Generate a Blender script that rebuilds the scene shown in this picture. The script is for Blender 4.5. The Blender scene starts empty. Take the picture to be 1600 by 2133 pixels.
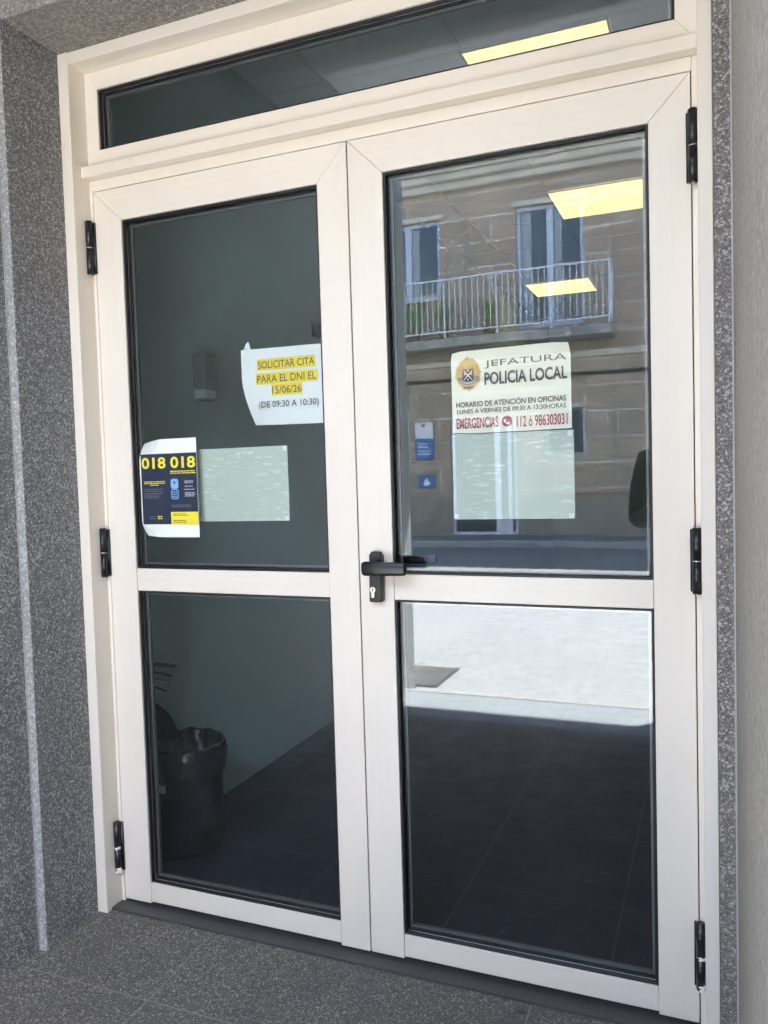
import bpy, bmesh, math, random
from mathutils import Vector, Matrix
random.seed(7)
S = bpy.context.scene
COL = S.collection
PI = math.pi

# ------------------------------------------------------------------ node helpers
def new_mat(name):
    m = bpy.data.materials.new(name); m.use_nodes = True
    nt = m.node_tree; nt.nodes.clear()
    out = nt.nodes.new('ShaderNodeOutputMaterial')
    return m, nt, out

class NT:
    def __init__(s, name):
        s.m, s.nt, s.out = new_mat(name)
        s.co = s.n('ShaderNodeTexCoord').outputs['Object']
    def n(s, t, **kw):
        nd = s.nt.nodes.new(t)
        for k, v in kw.items(): setattr(nd, k, v)
        return nd
    def link(s, a, b): s.nt.links.new(a, b)
    def put(s, sock, v):
        if hasattr(v, 'is_output') or isinstance(v, bpy.types.NodeSocket): s.link(v, sock)
        else: sock.default_value = v
    def mapping(s, scale=(1, 1, 1), loc=(0, 0, 0), rot=(0, 0, 0), src=None):
        mp = s.n('ShaderNodeMapping'); s.link(src or s.co, mp.inputs['Vector'])
        mp.inputs['Scale'].default_value = scale; mp.inputs['Location'].default_value = loc
        mp.inputs['Rotation'].default_value = rot
        return mp.outputs['Vector']
    def noise(s, scale=5, detail=4, rough=.55, vec=None, dist=0):
        nd = s.n('ShaderNodeTexNoise'); s.link(vec or s.co, nd.inputs['Vector'])
        nd.inputs['Scale'].default_value = scale; nd.inputs['Detail'].default_value = detail
        nd.inputs['Roughness'].default_value = rough; nd.inputs['Distortion'].default_value = dist
        return nd.outputs['Fac']
    def voronoi(s, scale=100, out='Color', vec=None, feature='F1', rnd=1):
        nd = s.n('ShaderNodeTexVoronoi'); nd.feature = feature
        s.link(vec or s.co, nd.inputs['Vector']); nd.inputs['Scale'].default_value = scale
        nd.inputs['Randomness'].default_value = rnd
        return nd.outputs[out]
    def ramp(s, fac, stops, interp='LINEAR'):
        nd = s.n('ShaderNodeValToRGB'); s.link(fac, nd.inputs['Fac'])
        cr = nd.color_ramp; cr.interpolation = interp
        while len(cr.elements) < len(stops): cr.elements.new(.5)
        for e, (p, c) in zip(cr.elements, stops):
            e.position = p
            e.color = (c, c, c, 1) if isinstance(c, (int, float)) else (*c, 1)
        return nd.outputs['Color']
    def math(s, op, a, b=0.5, clamp=False):
        nd = s.n('ShaderNodeMath', operation=op); nd.use_clamp = clamp
        s.put(nd.inputs[0], a); s.put(nd.inputs[1], b)
        return nd.outputs[0]
    def mix(s, fac, a, b, mode='MIX'):
        nd = s.n('ShaderNodeMix', data_type='RGBA', blend_type=mode)
        s.put(nd.inputs[0], fac)
        for sock, v in ((nd.inputs[6], a), (nd.inputs[7], b)):
            if isinstance(v, (tuple, list)): v = (*v[:3], 1)
            s.put(sock, v)
        return nd.outputs[2]
    def bump(s, h, strength=.3, dist=.002):
        nd = s.n('ShaderNodeBump'); s.link(h, nd.inputs['Height'])
        nd.inputs['Strength'].default_value = strength; nd.inputs['Distance'].default_value = dist
        return nd.outputs['Normal']
    def bsdf(s, color, rough=.5, normal=None, metal=0, spec=.5, coat=0, sheen=0, trans=0):
        nd = s.n('ShaderNodeBsdfPrincipled')
        if isinstance(color, (tuple, list)): color = (*color[:3], 1)
        s.put(nd.inputs['Base Color'], color); s.put(nd.inputs['Roughness'], rough)
        nd.inputs['Metallic'].default_value = metal
        nd.inputs['Specular IOR Level'].default_value = spec
        nd.inputs['Coat Weight'].default_value = coat
        if normal is not None: s.link(normal, nd.inputs['Normal'])
        s.link(nd.outputs[0], s.out.inputs['Surface'])
        return nd
    def sep(s, vec=None):
        nd = s.n('ShaderNodeSeparateXYZ'); s.link(vec or s.co, nd.inputs[0]); return nd.outputs

def simple(name, color, rough=.5, metal=0, spec=.5, var=.06, vscale=8, bump=0, bscale=200):
    t = NT(name)
    f = t.noise(vscale, 5)
    lo = tuple(c * (1 - var) for c in color); hi = tuple(min(1, c * (1 + var)) for c in color)
    c = t.ramp(f, [(.3, lo), (.7, hi)])
    nm = t.bump(t.noise(bscale, 2), bump, .001) if bump else None
    t.bsdf(c, rough, nm, metal, spec)
    return t.m

# ------------------------------------------------------------------ materials
def mat_alu(name='cream_painted_aluminium', sc=(90, 90, 1.2)):
    t = NT(name)
    streak = t.noise(1, 3, .6, t.mapping(sc))
    blot = t.noise(2.2, 4, .6)
    c = t.ramp(streak, [(.3, (.800, .738, .640)), (.7, (.820, .757, .658))])
    c = t.mix(t.math('MULTIPLY', t.ramp(blot, [(.45, 0.), (.75, 1.)]), .35), c, (.70, .62, .52))
    # thin grime specks
    sp = t.ramp(t.noise(55, 2, .5), [(.70, 0.), (.76, 1.)])
    c = t.mix(t.math('MULTIPLY', sp, .14), c, (.35, .30, .24))
    r = t.ramp(blot, [(.3, .34), (.7, .46)])
    t.bsdf(c, r, t.bump(t.noise(600, 2), .05, .0004), 0, .5)
    return t.m

def mat_granite(name, dark, mid, light, scale=190, tint=None, rough=.62, stain=.35, bump=.25, z_streak=True):
    t = NT(name)
    v1 = t.sep(t.voronoi(scale, 'Color'))
    v2 = t.sep(t.voronoi(scale * 2.1, 'Color', t.mapping(loc=(3.1, 1.7, 5.2))))
    c = t.ramp(v1[0], [(0., dark), (.34, dark), (.42, mid), (.80, mid), (.9, light)])
    c2 = t.ramp(v2[1], [(0., dark), (.4, mid), (.86, mid), (.95, light)])
    c = t.mix(.5, c, c2)
    big = t.noise(1.7, 5, .6)
    c = t.mix(t.math('MULTIPLY', t.ramp(big, [(.35, 0.), (.7, 1.)]), stain), c, tuple(.62 * m for m in mid))
    if z_streak:
        st = t.noise(1, 4, .6, t.mapping((9, 9, .5)))
        c = t.mix(t.math('MULTIPLY', t.ramp(st, [(.5, 0.), (.72, 1.)]), .22), c, tuple(1.35 * m for m in mid))
    if tint: c = t.mix(1.0, c, tint, 'MULTIPLY')
    h = t.math('ADD', v1[2], v2[0])
    t.bsdf(c, rough, t.bump(h, bump, .0012), 0, .4)
    return t.m

def mat_slabs():
    t = NT('flamed_granite_slabs')
    v1 = t.sep(t.voronoi(290, 'Color')); v2 = t.sep(t.voronoi(560, 'Color'))
    c = t.ramp(v1[0], [(0., (.035, .033, .030)), (.40, (.118, .110, .099)), (.84, (.165, .153, .138)), (.93, (.58, .55, .50))])
    c2 = t.ramp(v2[1], [(0., (.05, .047, .043)), (.6, (.16, .150, .135)), (.95, (.42, .40, .36))])
    c = t.mix(.45, c, c2)
    big = t.noise(3.2, 5, .62)
    c = t.mix(t.math('MULTIPLY', t.ramp(big, [(.4, 0.), (.68, 1.)]), .5), c, (.085, .085, .087))
    gum = t.ramp(t.voronoi(5.5, 'Distance'), [(.045, 1.), (.07, 0.)])
    c = t.mix(t.math('MULTIPLY', gum, .65), c, (.022, .022, .022))
    # grout joints: one along x at y=-.33, others along y at x=-.465+.9k
    s = t.sep()
    def line(coord, at, period, w):
        d = t.math('ADD', coord, 50 * period - at)
        d = t.math('MODULO', d, period)
        d = t.math('ABSOLUTE', t.math('SUBTRACT', d, 0.))
        d2 = t.math('SUBTRACT', period, d)
        return t.math('LESS_THAN', t.math('MINIMUM', d, d2), w)
    g = t.math('MAXIMUM', line(s[1], -.33, .6, .0022), line(s[0], -.465, .9, .0022))
    c = t.mix(t.math('MULTIPLY', g, .62), c, (.28, .27, .255))
    h = t.math('SUBTRACT', t.math('ADD', v1[2], v2[0]), t.math('MULTIPLY', g, 1.2))
    t.bsdf(c, .72, t.bump(h, .55, .0018), 0, .35)
    return t.m

def mat_tiles(name='dark_floor_tiles', base=((.007, .010, .022), (.010, .013, .024)), worn=(.015, .019, .036)):
    t = NT(name)
    s = t.sep()
    P = .455
    def line(coord, at, w):
        d = t.math('MODULO', t.math('ADD', coord, 40 * P - at), P)
        return t.math('LESS_THAN', t.math('MINIMUM', d, t.math('SUBTRACT', P, d)), w)
    g = t.math('MAXIMUM', line(s[0], .140, .0016), line(s[1], -.008 + P, .0016))
    cell = t.n('ShaderNodeVectorMath', operation='FLOOR')
    t.link(t.mapping((1 / P, 1 / P, 1), (-.140 / P, .008 / P, 0)), cell.inputs[0])
    wn = t.n('ShaderNodeTexWhiteNoise'); t.link(cell.outputs[0], wn.inputs['Vector'])
    c = t.ramp(wn.outputs['Value'], [(0., base[0]), (1., base[1])])
    n = t.noise(6, 6, .65)
    c = t.mix(t.math('MULTIPLY', t.ramp(n, [(.4, 0.), (.75, 1.)]), .5), c, worn)
    # worn arcs left by the swinging door
    for R, off in ((.66, 0), (.70, 3.), (.55, 8.)):
        dx = t.math('SUBTRACT', s[0], .80)
        d = t.math('SQRT', t.math('ADD', t.math('POWER', dx, 2.), t.math('POWER', t.math('ADD', s[1], .0), 2.)))
        k = t.math('ABSOLUTE', t.math('SUBTRACT', d, R))
        k = t.math('LESS_THAN', k, .0025)
        nz = t.ramp(t.noise(7, 3, .6, t.mapping(loc=(off, off, 0))), [(.5, 0.), (.65, 1.)])
        c = t.mix(t.math('MULTIPLY', t.math('MULTIPLY', k, nz), .5), c, (.14, .14, .14))
    c = t.mix(t.math('MULTIPLY', g, .75), c, (.085, .085, .085))
    t.bsdf(c, t.ramp(n, [(.3, .38), (.7, .55)]), None, 0, .4)
    return t.m

def mat_glass():
    # a clear pane: part of the light is mirrored (Schlick), the rest passes, faintly green
    t = NT('clear_door_glass')
    lw = t.n('ShaderNodeLayerWeight'); lw.inputs['Blend'].default_value = .5
    fac = t.math('POWER', lw.outputs['Facing'], 4.2)
    fac = t.math('ADD', t.math('MULTIPLY', fac, .72), .050, True)
    tr = t.n('ShaderNodeBsdfTransparent'); tr.inputs['Color'].default_value = (.970, .989, .995, 1)
    gl = t.n('ShaderNodeBsdfGlossy'); gl.inputs['Roughness'].default_value = 0.0
    gl.inputs['Color'].default_value = (.90, .95, 1, 1)
    wav = t.bump(t.noise(3.0, 1, .4), .012, .02)
    t.link(wav, gl.inputs['Normal'])
    mx = t.n('ShaderNodeMixShader')
    t.link(fac, mx.inputs[0]); t.link(tr.outputs[0], mx.inputs[1]); t.link(gl.outputs[0], mx.inputs[2])
    # very thin film of dust and wiping marks
    df = t.n('ShaderNodeBsdfDiffuse'); df.inputs['Color'].default_value = (.6, .65, .68, 1)
    sm = t.noise(2.6, 6, .7, t.mapping((1.5, 1, .8), rot=(0, .6, 0)), 1.5)
    f2 = t.ramp(sm, [(.45, .0), (.8, .011)])
    mx2 = t.n('ShaderNodeMixShader')
    t.link(f2, mx2.inputs[0]); t.link(mx.outputs[0], mx2.inputs[1]); t.link(df.outputs[0], mx2.inputs[2])
    t.link(mx2.outputs[0], t.out.inputs['Surface'])
    return t.m

def mat_paper(name, c0, marks=False, spots=0):
    t = NT(name)
    n = t.noise(9, 4, .6)
    c = t.ramp(n, [(.3, tuple(.95 * k for k in c0)), (.7, c0)])
    nm = t.bump(t.noise(14, 3, .5), .35, .004)
    if marks:
        m = t.noise(1, 3, .6, t.mapping((24, 1, 150), loc=(spots, 0, spots * 2)))
        k = t.ramp(m, [(.54, 0.), (.60, 1.)])
        w = t.ramp(t.noise(7, 2, .5, t.mapping(loc=(spots * 3, 0, 1))), [(.42, 0.), (.58, 1.)])
        c = t.mix(t.math('MULTIPLY', t.math('MULTIPLY', k, w), .5), c, (.88, .92, .88))
    t.bsdf(c, .55, nm, 0, .35)
    return t.m

def mat_stone_facade():
    t = NT('brown_ashlar_stone')
    s = t.sep()
    vec = t.n('ShaderNodeCombineXYZ'); t.link(s[0], vec.inputs[0]); t.link(s[2], vec.inputs[1])
    br = t.n('ShaderNodeTexBrick'); t.link(vec.outputs[0], br.inputs['Vector'])
    br.inputs['Scale'].default_value = 1.0
    br.inputs['Brick Width'].default_value = 1.15; br.inputs['Row Height'].default_value = .48
    br.inputs['Mortar Size'].default_value = .014; br.inputs['Mortar Smooth'].default_value = .3
    br.inputs['Color1'].default_value = (.50, .375, .27, 1); br.inputs['Color2'].default_value = (.39, .29, .21, 1)
    br.inputs['Mortar'].default_value = (.74, .67, .58, 1); br.inputs['Bias'].default_value = .1
    n = t.noise(1.3, 6, .65); n2 = t.noise(26, 4, .7)
    c = t.mix(t.math('MULTIPLY', t.ramp(n, [(.4, 0.), (.7, 1.)]), .6), br.outputs['Color'], (.27, .22, .18))
    c = t.mix(.6, c, t.ramp(n2, [(.3, .12), (.7, .82)]), 'OVERLAY')
    run = t.noise(1, 4, .6, t.mapping((5, 1, .25)))
    c = t.mix(t.math('MULTIPLY', t.ramp(run, [(.5, 0.), (.7, 1.)]), .45), c, (.15, .13, .115))
    t.bsdf(c, .85, t.bump(t.math('ADD', n2, br.outputs['Fac']), .3, .01), 0, .3)
    return t.m

def mat_ground(name, a, b, scale=60, rough=.85, patch=.3):
    t = NT(name)
    v = t.sep(t.voronoi(scale, 'Color'))
    c = t.ramp(v[0], [(0., a), (1., b)])
    n = t.noise(.9, 6, .65)
    c = t.mix(t.math('MULTIPLY', t.ramp(n, [(.4, 0.), (.7, 1.)]), patch), c, tuple(.7 * k for k in a))
    t.bsdf(c, rough, t.bump(v[1], .4, .004), 0, .3)
    return t.m

def emit(name, color, strength):
    t = NT(name)
    e = t.n('ShaderNodeEmission'); s = t.noise(2.6, 2, .5)
    c = t.ramp(s, [(.35, (.93, .66, .24)), (.65, color)])
    t.link(c, e.inputs['Color']); e.inputs['Strength'].default_value = strength
    t.link(e.outputs[0], t.out.inputs['Surface'])
    return t.m

M = dict(
    alu=mat_alu(), aluh=mat_alu('cream_painted_aluminium_rail', (1.2, 90, 90)),
    edge=mat_granite('sunlit_tone_granite', (.16, .175, .19), (.25, .275, .30), (.45, .47, .49), 230, stain=.3, bump=.2, z_streak=False),  # porch floor granite with the sunlit brightness painted into its colour
    thr=mat_tiles('threshold_tiles', ((.055, .053, .055), (.066, .063, .063)), (.085, .082, .08)),
    granite_l=mat_granite('grey_granite', (.055, .056, .060), (.235, .236, .242), (.76, .76, .755), 230),
    granite_r=mat_granite('speckled_granite', (.060, .053, .048), (.175, .158, .143), (.64, .61, .56), 240),
    granite_w=mat_granite('smooth_grey_granite', (.19, .176, .152), (.36, .332, .288), (.62, .58, .51), 200, stain=.3, bump=.15),
    granite_s=mat_granite('soffit_granite', (.11, .10, .09), (.30, .275, .245), (.62, .58, .52), 190),
    granite_e=mat_granite('sawn_granite_edge', (.16, .16, .16), (.36, .36, .355), (.70, .70, .68), 190),
    slab=mat_slabs(), tile=mat_tiles(), glass=mat_glass(),
    seal=simple('black_rubber_seal', (.012, .012, .013), .5, var=.1),
    spacer=simple('grey_spacer_bar', (.15, .155, .15), .38, .3, var=.05),
    black=simple('black_painted_metal', (.010, .010, .012), .32, 0, .5, var=.15, vscale=30, bump=.05),
    blackp=simple('black_plastic', (.006, .007, .010), .45, var=.2),
    steel=simple('worn_steel', (.55, .54, .52), .35, 1, var=.15, vscale=80),
    brass=simple('nickel_plated_brass', (.62, .55, .43), .3, 1, var=.1),
    chip=simple('flaked_white_primer', (.78, .77, .74), .7, var=.1, vscale=60),
    plaster=simple('grey_green_wall_paint', (.53, .735, .785), .85, var=.05, vscale=2, bump=.08),
    ceil=simple('ceiling_panel_white', (.74, .81, .84), .9, var=.03),
    ceilgrid=simple('ceiling_grid', (.68, .745, .775), .6, var=.03),
    whitesoffit=simple('white_plaster_soffit', (.80, .79, .77), .9, var=.06, vscale=2),
    lamp=emit('warm_led_diffuser', (1.0, .79, .35), .080),
    paperw=mat_paper('cool_white_paper', (.84, .87, .82)),
    paperc=mat_paper('cream_paper', (.90, .88, .70)),
    paperb=mat_paper('back_of_printed_sheet', (.54, .61, .50), True, 1.),
    paperb2=mat_paper('back_of_printed_sheet_taped', (.53, .595, .495), True, 4.3),
    yellow=simple('yellow_highlight_ink', (.85, .66, .03), .6, var=.04),
    yellowp=simple('yellow_print_ink', (.80, .72, .05), .6, var=.04),
    navy=simple('navy_print_ink', (.018, .026, .055), .5, var=.15, vscale=20),
    ink=simple('black_print_ink', (.015, .015, .02), .6, var=.05),
    inkg=simple('grey_print_ink', (.035, .04, .05), .6, var=.05),
    inkol=simple('olive_print_ink', (.09, .07, .008), .6, var=.05),
    red=simple('red_print_ink', (.42, .03, .045), .6, var=.06),
    gold=simple('gold_print_ink', (.62, .38, .08), .6, var=.2, vscale=60),
    maroon=simple('maroon_print_ink', (.12, .05, .05), .6, var=.1),
    sky=simple('light_blue_print_ink', (.22, .45, .75), .6, var=.05),
    dimw=simple('pale_print_ink', (.42, .44, .48), .6, var=.05),
    dimg=simple('dim_print_ink', (.13, .15, .17), .6, var=.05),
    whitep=simple('white_print', (.80, .82, .80), .6, var=.03),
    bag=simple('black_bin_bag', (.007, .008, .011), .20, 0, .6, var=.2, bump=1.0, bscale=38),
    dispw=simple('milky_plastic_bottle', (.80, .84, .84), .5, var=.05),
    wood=simple('grey_painted_door', (.30, .32, .31), .6, var=.05),
    stone=mat_stone_facade(),
    cornice=simple('weathered_pale_stone', (.56, .51, .42), .85, var=.25, vscale=3, bump=.4, bscale=18),
    plinth=simple('dark_plinth_stone', (.28, .235, .19), .85, var=.25, vscale=2.5, bump=.3, bscale=30),
    rooft=simple('weathered_roof_tiles', (.36, .32, .28), .85, var=.35, vscale=4, bump=.3, bscale=20),
    bluew=simple('bluish_white_frame', (.47, .51, .60), .45, var=.05),
    dglass=simple('dark_window_glass', (.05, .06, .075), .08, 0, .6, var=.3, vscale=1.5),
    curtain=simple('white_curtain', (.34, .38, .40), .9, var=.12, vscale=14),
    rail=simple('white_painted_railing', (.66, .68, .72), .45, var=.05),
    slabc=simple('mossy_concrete', (.30, .275, .24), .9, var=.4, vscale=5, bump=.3, bscale=30),
    blue=simple('blue_enamel_sign', (.03, .13, .40), .4, var=.15, vscale=12),
    leaf=simple('potted_plant_leaf', (.16, .27, .07), .6, var=.4, vscale=9),
    clay=simple('terracotta', (.36, .17, .10), .8, var=.15),
    cable=simple('black_cable', (.02, .02, .022), .6, var=.1),
    rust=simple('rust_red_paint', (.30, .13, .09), .7, var=.2),
    pave=mat_ground('pale_concrete_paving', (.20, .203, .208), (.37, .375, .382), 85, patch=.18),
    nosing=simple('pale_step_nosing', (.40, .385, .37), .8, var=.08, vscale=12),
    asphalt=mat_ground('grey_asphalt', (.11, .11, .112), (.20, .20, .20), 90),
    kerb=simple('granite_kerb', (.34, .34, .33), .85, var=.15, vscale=6),
    grate=simple('dark_patterned_cover', (.055, .052, .052), .6, .2, var=.5, vscale=18, bump=.5, bscale=40),
    skin=simple('skin', (.52, .34, .26), .5, var=.06, vscale=12),
    jacket=simple('black_jacket_cloth', (.032, .036, .048), .8, var=.3, vscale=12, bump=.3, bscale=60),
    trouser=simple('dark_trousers', (.02, .024, .035), .85, var=.2, vscale=12),
    hair=simple('dark_brown_hair', (.03, .02, .014), .5, var=.3, vscale=30),
    shoe=simple('black_shoes', (.015, .014, .014), .45, var=.2),
)

# ------------------------------------------------------------------ geometry helpers
class B:
    """collects shapes in world coordinates, links them as ONE mesh"""
    def __init__(s): s.bm = bmesh.new()
    def box(s, x0, x1, y0, y1, z0, z1):
        v = [s.bm.verts.new((x, y, z)) for z in (z0, z1) for y in (y0, y1) for x in (x0, x1)]
        for f in ((0, 2, 3, 1), (4, 5, 7, 6), (0, 1, 5, 4), (1, 3, 7, 5), (3, 2, 6, 7), (2, 0, 4, 6)):
            s.bm.faces.new([v[i] for i in f])
        return s
    def prism_xz(s, pts, y0, y1):
        """polygon in the x-z plane (counter-clockwise seen from -y), extruded in y"""
        a = [s.bm.verts.new((x, y0, z)) for x, z in pts]; b = [s.bm.verts.new((x, y1, z)) for x, z in pts]
        n = len(pts)
        s.bm.faces.new(a); s.bm.faces.new(b[::-1])
        for i in range(n):
            j = (i + 1) % n
            s.bm.faces.new((a[j], a[i], b[i], b[j]))
        return s
    def ring_xz(s, x0, x1, z0, z1, w, y0, y1):
        """rectangular ring of width w inside the rectangle, mitred"""
        o = [(x0, z0), (x1, z0), (x1, z1), (x0, z1)]
        i = [(x0 + w, z0 + w), (x1 - w, z0 + w), (x1 - w, z1 - w), (x0 + w, z1 - w)]
        vs = {}
        for k, pts in enumerate((o, i)):
            for yk, y in enumerate((y0, y1)):
                for q, (x, z) in enumerate(pts): vs[k, yk, q] = s.bm.verts.new((x, y, z))
        for q in range(4):
            r = (q + 1) % 4
            s.bm.faces.new((vs[0, 0, q], vs[0, 0, r], vs[1, 0, r], vs[1, 0, q]))
            s.bm.faces.new((vs[0, 1, r], vs[0, 1, q], vs[1, 1, q], vs[1, 1, r]))
            s.bm.faces.new((vs[0, 0, r], vs[0, 0, q], vs[0, 1, q], vs[0, 1, r]))
            s.bm.faces.new((vs[1, 0, q], vs[1, 0, r], vs[1, 1, r], vs[1, 1, q]))
        return s
    def cyl(s, p0, p1, r0, r1=None, n=20, caps=True):
        r1 = r0 if r1 is None else r1
        p0, p1 = Vector(p0), Vector(p1); d = (p1 - p0).normalized()
        u = d.orthogonal().normalized(); w = d.cross(u)
        a, b = [], []
        for i in range(n):
            t = 2 * PI * i / n; o = u * math.cos(t) + w * math.sin(t)
            a.append(s.bm.verts.new(p0 + o * r0)); b.append(s.bm.verts.new(p1 + o * r1))
        for i in range(n):
            j = (i + 1) % n; s.bm.faces.new((a[i], a[j], b[j], b[i]))
        if caps: s.bm.faces.new(a[::-1]); s.bm.faces.new(b)
        return s
    def lathe(s, prof, c, n=40):
        rings = []
        for r, z in prof:
            rings.append([s.bm.verts.new((c[0] + r * math.cos(2 * PI * i / n), c[1] + r * math.sin(2 * PI * i / n), c[2] + z)) for i in range(n)])
        for a, b in zip(rings, rings[1:]):
            for i in range(n):
                j = (i + 1) % n; s.bm.faces.new((a[i], a[j], b[j], b[i]))
        return s
    def tube(s, pts, r, n=10):
        for a, b in zip(pts, pts[1:]): s.cyl(a, b, r, n=n)
        return s
    def bevel(s, w, seg=2, angle=.5):
        bmesh.ops.remove_doubles(s.bm, verts=s.bm.verts, dist=1e-6)
        es = [e for e in s.bm.edges if len(e.link_faces) == 2 and e.calc_face_angle(0) > angle]
        bmesh.ops.bevel(s.bm, geom=es, offset=w, segments=seg, affect='EDGES', profile=.5, clamp_overlap=True)
        return s
    def build(s, name, mat, parent=None, smooth=False):
        bmesh.ops.recalc_face_normals(s.bm, faces=s.bm.faces)
        org = Vector((0, 0, 0)); q = parent
        while q is not None: org += q.location; q = q.parent
        for v in s.bm.verts: v.co -= org
        me = bpy.data.meshes.new(name); s.bm.to_mesh(me); s.bm.free()
        for p in me.polygons: p.use_smooth = smooth
        me.materials.append(mat)
        o = bpy.data.objects.new(name, me); COL.objects.link(o)
        if parent is not None: o.parent = parent
        return o

def tag(o, label=None, cat=None, group=None, kind=None):
    if label: o['label'] = label
    if cat: o['category'] = cat
    if group: o['group'] = group
    if kind: o['kind'] = kind
    return o
def thing(name, loc, label, cat, group=None):
    o = bpy.data.objects.new(name, None); o.location = loc; o.empty_display_size = .05
    COL.objects.link(o)
    return tag(o, label, cat, group)
def copy_tree(o, parent=None):
    c = o.copy(); COL.objects.link(c)
    if parent is not None: c.parent = parent
    for ch in list(o.children): copy_tree(ch, c)
    return c

def text(body, cx, cz, w, h, y, mat, parent, name='lettering', bold=0., skew=0., label=None):
    """built-in font, scaled to w x h (letter heights), centred on (cx, cz), facing -y"""
    cu = bpy.data.curves.new(name, 'FONT'); cu.body = body; cu.offset = bold
    cu.extrude = 0; cu.resolution_u = 3; cu.align_x = 'LEFT'
    tmp = bpy.data.objects.new('tmp', cu); COL.objects.link(tmp)
    dg = bpy.context.evaluated_depsgraph_get(); dg.update()
    me = bpy.data.meshes.new_from_object(tmp.evaluated_get(dg))
    bpy.data.objects.remove(tmp); bpy.data.curves.remove(cu)
    xs = [v.co.x for v in me.vertices]; ys = [v.co.y for v in me.vertices]
    x0, x1, y0, y1 = min(xs), max(xs), min(ys), max(ys)
    org = Vector((0, 0, 0)); q = parent
    while q is not None: org += q.location; q = q.parent
    for v in me.vertices:
        u = (v.co.x - (x0 + x1) / 2) / (x1 - x0) * w; t = (v.co.y - (y0 + y1) / 2) / (y1 - y0) * h
        v.co = Vector((cx + u, y, cz + t + u * skew)) - org
    me.name = name; me.materials.clear(); me.materials.append(mat)
    o = bpy.data.objects.new(name, me); COL.objects.link(o); o.parent = parent
    if label: o['label'] = label
    return o

def flat(pts, y, mat, name, parent, label=None):
    """thin printed shape in the x-z plane facing -y"""
    b = B(); b.bm.faces.new([b.bm.verts.new((x, y, z)) for x, z in pts])
    o = b.build(name, mat, parent)
    if label: o['label'] = label
    return o
def rect(x0, x1, z0, z1): return [(x0, z0), (x1, z0), (x1, z1), (x0, z1)]

# ================================================================== SETTING
ZF = -.03          # porch floor
XA, XB = -.860, -.887   # left reveal / left outer wall faces
RA, RB = .853, .885     # right reveal / right outer wall faces
YA, YO = -.26, -2.72    # step of the reveal, outer end of the porch
ZS, ZC = 2.472, 3.19    # reveal soffit, porch ceiling

o = B().box(-.8595, .8525, -.0450, .0550, -.13, -.0065).build('threshold', M['thr']); tag(o, 'narrow band of dark grey tile under the door, between granite and leaves', 'threshold')
b = B(); prof = [(-.0455, -.0130), (-.33, -.0290), (-2.03, -.0315), (-2.03, -.13), (-.0455, -.13)]
va = [b.bm.verts.new((-.887, y, z)) for y, z in prof]; vb = [b.bm.verts.new((.885, y, z)) for y, z in prof]
b.bm.faces.new(va); b.bm.faces.new(vb[::-1])
for i in range(5): b.bm.faces.new((va[i], vb[i], vb[(i + 1) % 5], va[(i + 1) % 5]))
o = b.build('porch_floor', M['slab']); tag(o, kind='structure')
o = B().box(-.984, 3.2, .0555, 8.0, -.13, -.0100).build('indoor_floor', M['tile']); tag(o, kind='structure')
o = B().box(-.887, .885, -2.4700, -2.0305, -.13, -.0312).build('porch_floor_edge', M['edge']); tag(o, kind='structure')  # outer floor band coloured paler so its sunlit strip looks brighter
o = B().box(-.887, .885, -2.495, -2.4705, -.13, -.027).bevel(.004).build('step_nosing', M['nosing']); tag(o, kind='structure')
o = B().box(-40, 40, -8.3, -2.4955, -.30, -.12).build('pavement', M['pave']); tag(o, kind='structure')
o = B().box(-40, 40, -12.0, -8.3005, -.34, -.135).build('road', M['asphalt']); tag(o, kind='structure')
b = B()
for i in range(50): b.box(-25 + i * 1.0, -25 + i * 1.0 + .994, -12.22, -12.0005, -.30, -.03)
o = b.bevel(.012).build('kerb', M['kerb']); tag(o, kind='structure')
o = B().box(-40, 40, -13.60, -12.2205, -.30, -.04).build('far_pavement', M['asphalt']); tag(o, kind='structure')
o = B().box(-300, 300, -300, 300, -.62, -.60).build('ground', M['asphalt']); tag(o, kind='structure')

# granite of the porch
o = B().box(-1.187, XB, YO, YA - .0005, -.119, ZC).build('granite_wall', M['granite_l'])
tag(o, 'plain grey granite side wall of the porch at the left edge, nearer than the pale strip', 'wall')
o = B().box(-1.187, XA, YA, -.02, -.119, ZC).bevel(.0015, 1).build('granite_reveal', M['granite_l'])
o.data.materials.append(M['granite_e'])
for p in o.data.polygons:
    if p.normal.y < -.9: p.material_index = 1
tag(o, 'dark grey speckled granite panel between the pale strip and the left of the door frame', 'wall panel')
o = B().box(RB, 1.185, YO, YA - .0005, -.119, ZC).build('granite_wall', M['granite_w'])
tag(o, 'smooth grey wall running past the camera at the right edge of the porch', 'wall')
o = B().box(RA, 1.185, YA, -.02, -.119, ZC).bevel(.0015, 1).build('granite_reveal', M['granite_r'])
tag(o, 'narrow brownish speckled granite strip right of the door frame', 'wall panel')
o = B().box(XA + .0005, RA - .0005, YA, -.02, ZS, ZC).bevel(.002, 1).build('granite_lintel', M['granite_s'])
tag(o, 'brownish granite slab overhead above the door frame', 'lintel')
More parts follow.
